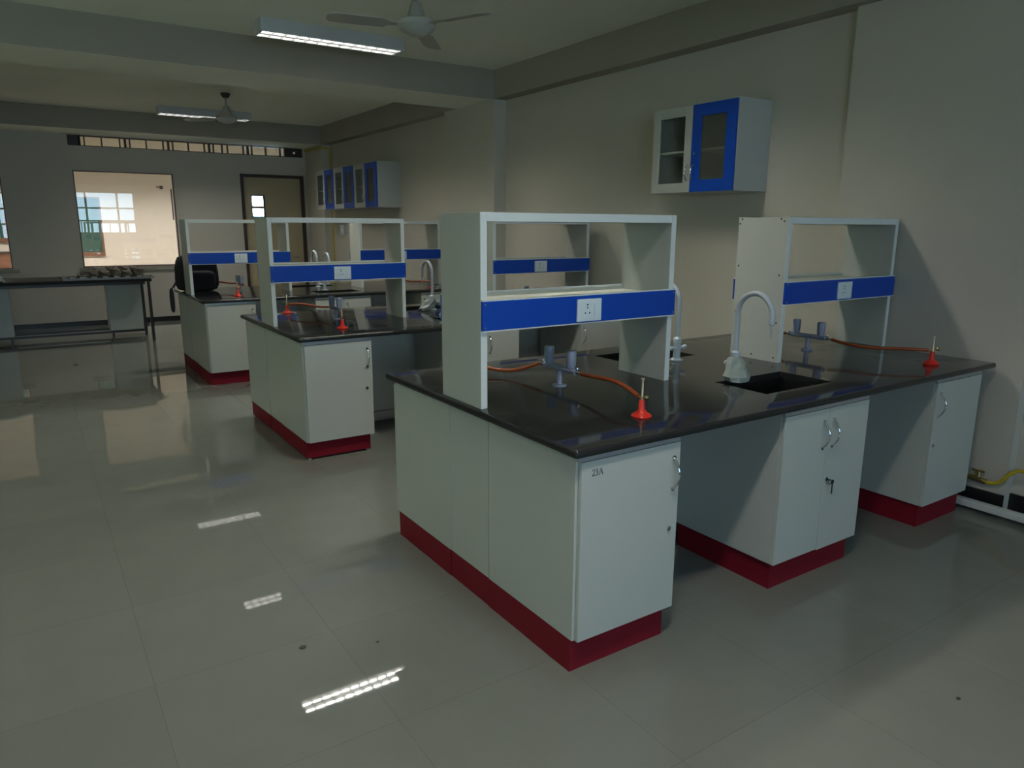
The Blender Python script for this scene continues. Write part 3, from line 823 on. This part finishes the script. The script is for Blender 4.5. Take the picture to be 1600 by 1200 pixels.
MB().box(-.05, 0, -.09, .09, -.08, .08, .004).build('cover', 'socket', t); MB().box(-.056, -.05, -.02, .02, -.03, .03, .002).build('rocker_switch', 'socket', t)

# ------------------------------------------------------------------ pipes
o = MB().box(2.93, 2.985, -3.2, 1.55, .022, .062, .006).build('floor_conduit', 'pipe'); tag(o, 'pale square conduit running along the floor by the pillar', 'pipe')
for yy in (-2.4, -.9, 0.6):
    MB().box(2.94, 2.975, yy, yy + .04, 0, .022).build('clip', 'pvc', o)
t = thing('gas_pipe', 'yellow gas pipe with bend and valve low on the pillar wall', 'pipe', (3.02, 0, 0))
P0 = [(0, .62, .19), (0, .10, .185), (0, .02, .172), (0, -.06, .17), (0, -.10, .19), (0, -.14, .25), (0, -.18, .283), (0, -.25, .288), (0, -.6, .288), (0, -2.4, .288)]
MB().tube(P0, .011, 12).build('pipe', 'yellow', t, True)
MB().cyl((0, .06, .18), (0, -.03, .171), .017).cyl((0, .015, .175), (0, .015, .225), .007).box(-.006, .006, -.015, .05, .222, .232).build('valve', 'brass', t, True)
for yy in (.4, -.32, -1.4): MB().box(-.012, .03, yy, yy + .02, .18 if yy > 0 else .277, .20 if yy > 0 else .30).build('clip', 'pvc', t)
o = MB().tube([(3.085, 10.7, 2.9), (3.085, 10.72, 2.88), (3.085, 10.72, 2.7), (3.085, 10.72, .3), (3.085, 10.72, .0)], .014, 12).build('gas_pipe', 'yellow', None, True)
tag(o, 'thin yellow gas pipe rising in the corner beside the row of wall cabinets', 'pipe')
o = MB().tube([(2.94, 11.6, 2.90), (2.94, 10.9, 2.90), (2.94, 10.80, 2.90), (2.96, 10.785, 2.90), (3.06, 10.785, 2.90)], .016, 12).build('gas_pipe', 'yellow', None, True)
tag(o, 'short yellow gas pipe under the beam at the end wall corner', 'pipe')

# ------------------------------------------------------------------ table by the far wall
t = thing('work_table', 'long dark-topped table on black steel legs below the internal windows', 'table', (0, 0, 0))
MB().box(-3.2, -.035, 9.46, 10.45, .828, .868, .003).build('table_top', 'desktop', t)
for (lx, ly) in ((-.075, 9.50), (-.10, 10.05), (-3.15, 9.50), (-3.15, 10.05)):
    MB().box(lx - .018, lx + .018, ly - .018, ly + .018, 0, .828).build('leg', 'black', t)
for ly in (10.05, 10.40):
    MB().box(-3.13, -.118, ly - .014, ly + .014, .065, .097).build('rail', 'black', t)
MB().box(-.115, -.085, 10.065, 10.40, .065, .097).build('rail', 'black', t)
for lx in (-.53, -1.75):
    MB().box(lx - .015, lx + .015, 10.035, 10.065, 0, .065).build('foot', 'black', t)
MB().box(-3.13, -.118, 9.49, 9.51, .79, .828).build('apron', 'black', t)
for x0, x1, lab in ((-.56, -.122, 'grey cabinet hung under the table end beside the backpack bench'), (-2.2, -1.715, 'grey cabinet under the table below the cut-off window')):
    t = thing('pedestal_cabinet', lab, 'cabinet', (x0, 10.036, .098), 'grey cabinets under the table')
    MB().box(0, x1 - x0, .018, .36, 0, .685).build('body', 'greycab', t)
    MB().box(.002, x1 - x0 - .002, 0, .017, .002, .683, .001).build('door', 'greycab', t)

t = thing('sample_tray', 'shallow steel tray holding rock samples on the dark table', 'tray', (-.55, 9.72, .868))
tr = MB(); tr.box(-.54, .56, -.2, .2, 0, .006).box(-.54, .56, -.2, -.194, .006, .026).box(-.54, .56, .194, .2, .006, .026).box(-.54, -.534, -.194, .194, .006, .026).box(.554, .56, -.194, .194, .006, .026)
tr.build('tray_pan', 'tray', t)
MB().tube([(-.54, -.05, .02), (-.58, -.05, .04), (-.58, .05, .04), (-.54, .05, .02)], .006, 8).build('handle', 'dark', t, True)
def rock(x, y, s, seed, label, tagged=True):
    rnd = random.Random(seed)
    bm = bmesh.new(); bmesh.ops.create_icosphere(bm, subdivisions=3, radius=1)
    ph = [rnd.uniform(0, 6) for _ in range(6)]
    for v in bm.verts:
        c = v.co
        k = 1 + .16 * math.sin(4 * c.x + ph[0]) * math.cos(3 * c.y + ph[1]) + .12 * math.sin(6 * c.z + ph[2] + 3 * c.x) + rnd.uniform(-.05, .05)
        v.co = Vector((math.copysign(abs(c.x) ** .6, c.x) * s[0] * k, math.copysign(abs(c.y) ** .6, c.y) * s[1] * k, math.copysign(abs(c.z) ** .6, c.z) * s[2] * k))
    zmin = min(v.co.z for v in bm.verts)
    for v in bm.verts:
        v.co.z -= zmin
        if v.co.z < .012: v.co.z = 0
    mb = MB(); mb.bm.free(); mb.bm = bm
    o = mb.build('rock_sample', 'rock'); o.location = (x, y, .868 + .006)
    tag(o, label, 'rock', 'brown rock samples in the tray')
    if tagged:
        MB().box(-.03, .03, -s[1] * 1.12 - .004, -s[1] * 1.12 + .03, .006, .035).build('label', 'tag', o)
rocks = [(-.98, 9.62, (.055, .06, .022)), (-.86, 9.60, (.06, .06, .028)), (-.72, 9.64, (.06, .06, .055)), (-.585, 9.62, (.058, .06, .05)), (-.45, 9.63, (.055, .06, .062)), (-.315, 9.62, (.06, .06, .055)), (-.17, 9.63, (.062, .06, .062)),
         (-.80, 9.80, (.055, .055, .05)), (-.66, 9.81, (.06, .055, .065)), (-.50, 9.80, (.055, .055, .075)), (-.36, 9.81, (.06, .055, .078)), (-.20, 9.80, (.055, .055, .075))]
ordw = ['first', 'second', 'third', 'fourth', 'fifth', 'sixth', 'last']
for k, (rx, ry, s) in enumerate(rocks):
    lab = ('brown rock sample with pale label, %s in the front row of the tray' % ordw[k]) if k < 7 else ('brown rock sample, %s in the row at the back of the tray' % (ordw[k - 7] if k < 11 else 'last'))
    rock(rx, ry, s, 40 + k, lab, k < 7)
t = thing('keyboard', 'pale blue-grey ribbed board lying on the table at the picture edge', 'board', (-1.93, 9.56, .868))
bm_ = MB()
bm_.quad_prism([(-.22, -.07, .0), (.18, -.07, .0), (.18, -.07, .02), (-.22, -.07, .02)], (0, .001, 0))
bm_.quad_prism([(-.22, -.07, 0), (.18, -.07, 0), (.16, .10, 0), (-.22, .10, 0)], (0, 0, .001))
bm_.quad_prism([(-.22, -.07, .002), (-.22, -.07, .02), (-.22, .10, .075), (-.22, .10, .002)], (.40, 0, 0))
bm_.build('board', 'bluish', t)
for r in range(3):
    yy = -.04 + r * .045; zz = .02 + (yy + .07) * .055 / .17 + .0005
    MB().box(-.2, .16, yy, yy + .02, zz, zz + .012).build('key_row', 'keyline', t)

# ------------------------------------------------------------------ backpack
bx, by = BENCH[2]
t = thing('backpack', 'black backpack leaning behind the blue-banded shelf on the farthest bench', 'backpack', (bx + .19, by + 1.22, H + .001))
def rounded(mb, x0, x1, y0, y1, z0, z1, r, top=0):
    bm = bmesh.new(); bmesh.ops.create_cube(bm, size=1)
    bmesh.ops.subdivide_edges(bm, edges=list(bm.edges), cuts=5, use_grid_fill=True)
    rnd = random.Random(3)
    for v in bm.verts:
        c = v.co * 2
        n = (abs(c.x) ** 6 + abs(c.y) ** 6 + abs(c.z) ** 6) ** (1 / 6)
        c = c / n if n > 0 else c
        tp = 1 - top * max(0, c.z)
        v.co = Vector(((x0 + x1) / 2 + c.x * tp * (x1 - x0) / 2 + rnd.uniform(-.004, .004), (y0 + y1) / 2 + c.y * (y1 - y0) / 2, max(z0, (z0 + z1) / 2 + c.z * (z1 - z0) / 2)))
    mb._merge(bm); return mb
rounded(MB(), -.22, .23, -.11, .09, 0, .40, .05, .10).build('body', 'bag', t, True)
rounded(MB(), -.16, .18, -.16, -.09, .015, .23, .04, .06).build('front_pocket', 'bag', t, True)
MB().tube([(-.05, .0, .385), (-.04, 0, .43), (.04, 0, .43), (.05, 0, .385)], .009, 8).build('carry_handle', 'strap', t, True)
sp = []
for i in range(20):
    a = 2 * PI * i / 20
    sp.append((-.268 - .004 * math.cos(a), .03 + .055 * math.cos(a), -.10 + .125 * math.sin(a)))
MB().tube(sp, .014, 8, closed=True).build('shoulder_strap', 'strap', t, True)
MB().lathe([(0, -.012), (.012, -.01), (.014, 0), (.012, .01), (0, .012)], (-.245, .03, .035), 12).build('buckle', 'chrome', t, True)
MB().tube([(-.20, .03, .12), (-.235, .03, .06), (-.262, .03, .025)], .012, 8).build('webbing', 'strap', t, True)

# ------------------------------------------------------------------ grit on the floor
for (gx, gy2, r, lab) in ((-.74, .744, .014, 'dark flake of grit on the tiles between the two lamp reflections'), (-.48, .62, .007, 'tiny dark crumb on the tiles near the lamp reflection, closer to the bench'), (1.075, -.817, .009, 'small dark crumb on the tiles in front of the sink cabinet'), (-1.126, 7.91, .02, 'dark speck on the floor in front of the long table')):
    bm = bmesh.new(); bmesh.ops.create_icosphere(bm, subdivisions=2, radius=r)
    rnd = random.Random(int(gx * 100) + 400)
    for v in bm.verts:
        v.co.z = max(0, v.co.z * .45 + .002); v.co.x *= rnd.uniform(.8, 1.3); v.co.y *= rnd.uniform(.6, .9)
    mb = MB(); mb.bm.free(); mb.bm = bm
    o = mb.build('floor_crumb', 'grit'); o.location = (gx, gy2, 0)
    tag(o, lab, 'crumb', 'crumbs on the floor')

# ------------------------------------------------------------------ daylight
wd = bpy.data.worlds.new('sky'); S.world = wd; wd.use_nodes = True
nt = wd.node_tree; bg = nt.nodes['Background']
tc = nt.nodes.new('ShaderNodeTexCoord'); sp_ = nt.nodes.new('ShaderNodeSeparateXYZ')
nt.links.new(tc.outputs['Generated'], sp_.inputs[0])
rp = nt.nodes.new('ShaderNodeValToRGB'); nt.links.new(sp_.outputs['Z'], rp.inputs['Fac'])
rp.color_ramp.elements[0].color = (0.54, 0.78, 0.97, 1); rp.color_ramp.elements[1].color = (0.42, 0.66, 1.0, 1)
nt.links.new(rp.outputs['Color'], bg.inputs['Color'])
bg.inputs['Strength'].default_value = 11.0
for k, (a, b, c, d) in enumerate(RW):
    l = bpy.data.lights.new('sky_portal', 'AREA'); l.shape = 'RECTANGLE'; l.size = b - a; l.size_y = d - c
    l.cycles.is_portal = True
    o = bpy.data.objects.new('sky_portal', l); C.objects.link(o)
    o.location = ((a + b) / 2, (RY2 if k else RY) - .25, (c + d) / 2); o.rotation_euler = (PI / 2, 0, 0)
    o.rotation_euler = Vector((0, 1, 0)).to_track_quat('-Z', 'Z').to_euler()
for (a, b, c, d) in LW:
    l = bpy.data.lights.new('sky_portal', 'AREA'); l.shape = 'RECTANGLE'; l.size = b - a; l.size_y = d - c
    l.cycles.is_portal = True
    o = bpy.data.objects.new('sky_portal', l); C.objects.link(o)
    o.location = (LX - .25, (a + b) / 2, (c + d) / 2)
    o.rotation_euler = Vector((1, 0, 0)).to_track_quat('-Z', 'Z').to_euler()
l = bpy.data.lights.new('sky_portal', 'AREA'); l.shape = 'RECTANGLE'; l.size = BW[1] - BW[0]; l.size_y = BW[3] - BW[2]
l.cycles.is_portal = True
o = bpy.data.objects.new('sky_portal', l); C.objects.link(o); o.location = ((BW[0] + BW[1]) / 2, NY + .25, (BW[2] + BW[3]) / 2)
o.rotation_euler = Vector((0, -1, 0)).to_track_quat('-Z', 'Z').to_euler()

# ------------------------------------------------------------------ camera
cam = bpy.data.cameras.new('camera'); co = bpy.data.objects.new('camera', cam); C.objects.link(co)
Rr = Vector((0.83324087, -0.55289441, 0.00417354)); U = Vector((0.11505769, 0.18077117, 0.97677199)); F = Vector((0.54080623, 0.81340614, -0.21424068))
mt = Matrix(((Rr.x, U.x, -F.x, -1.4621), (Rr.y, U.y, -F.y, -1.8075), (Rr.z, U.z, -F.z, 1.6086), (0, 0, 0, 1)))
co.matrix_world = mt
cam.sensor_fit = 'HORIZONTAL'; cam.sensor_width = 36; cam.lens = 1127.52 / 1600 * 36
cam.clip_start = .05; cam.clip_end = 100
S.camera = co
vs = S.view_settings
vs.view_transform = 'Standard'; vs.look = 'None'; vs.exposure = 0.0; vs.gamma = 1.0; vs.use_curve_mapping = False
S.cycles.max_bounces = 10; S.cycles.diffuse_bounces = 5; S.cycles.glossy_bounces = 5; S.cycles.transparent_max_bounces = 12
S.cycles.sample_clamp_indirect = 6.0
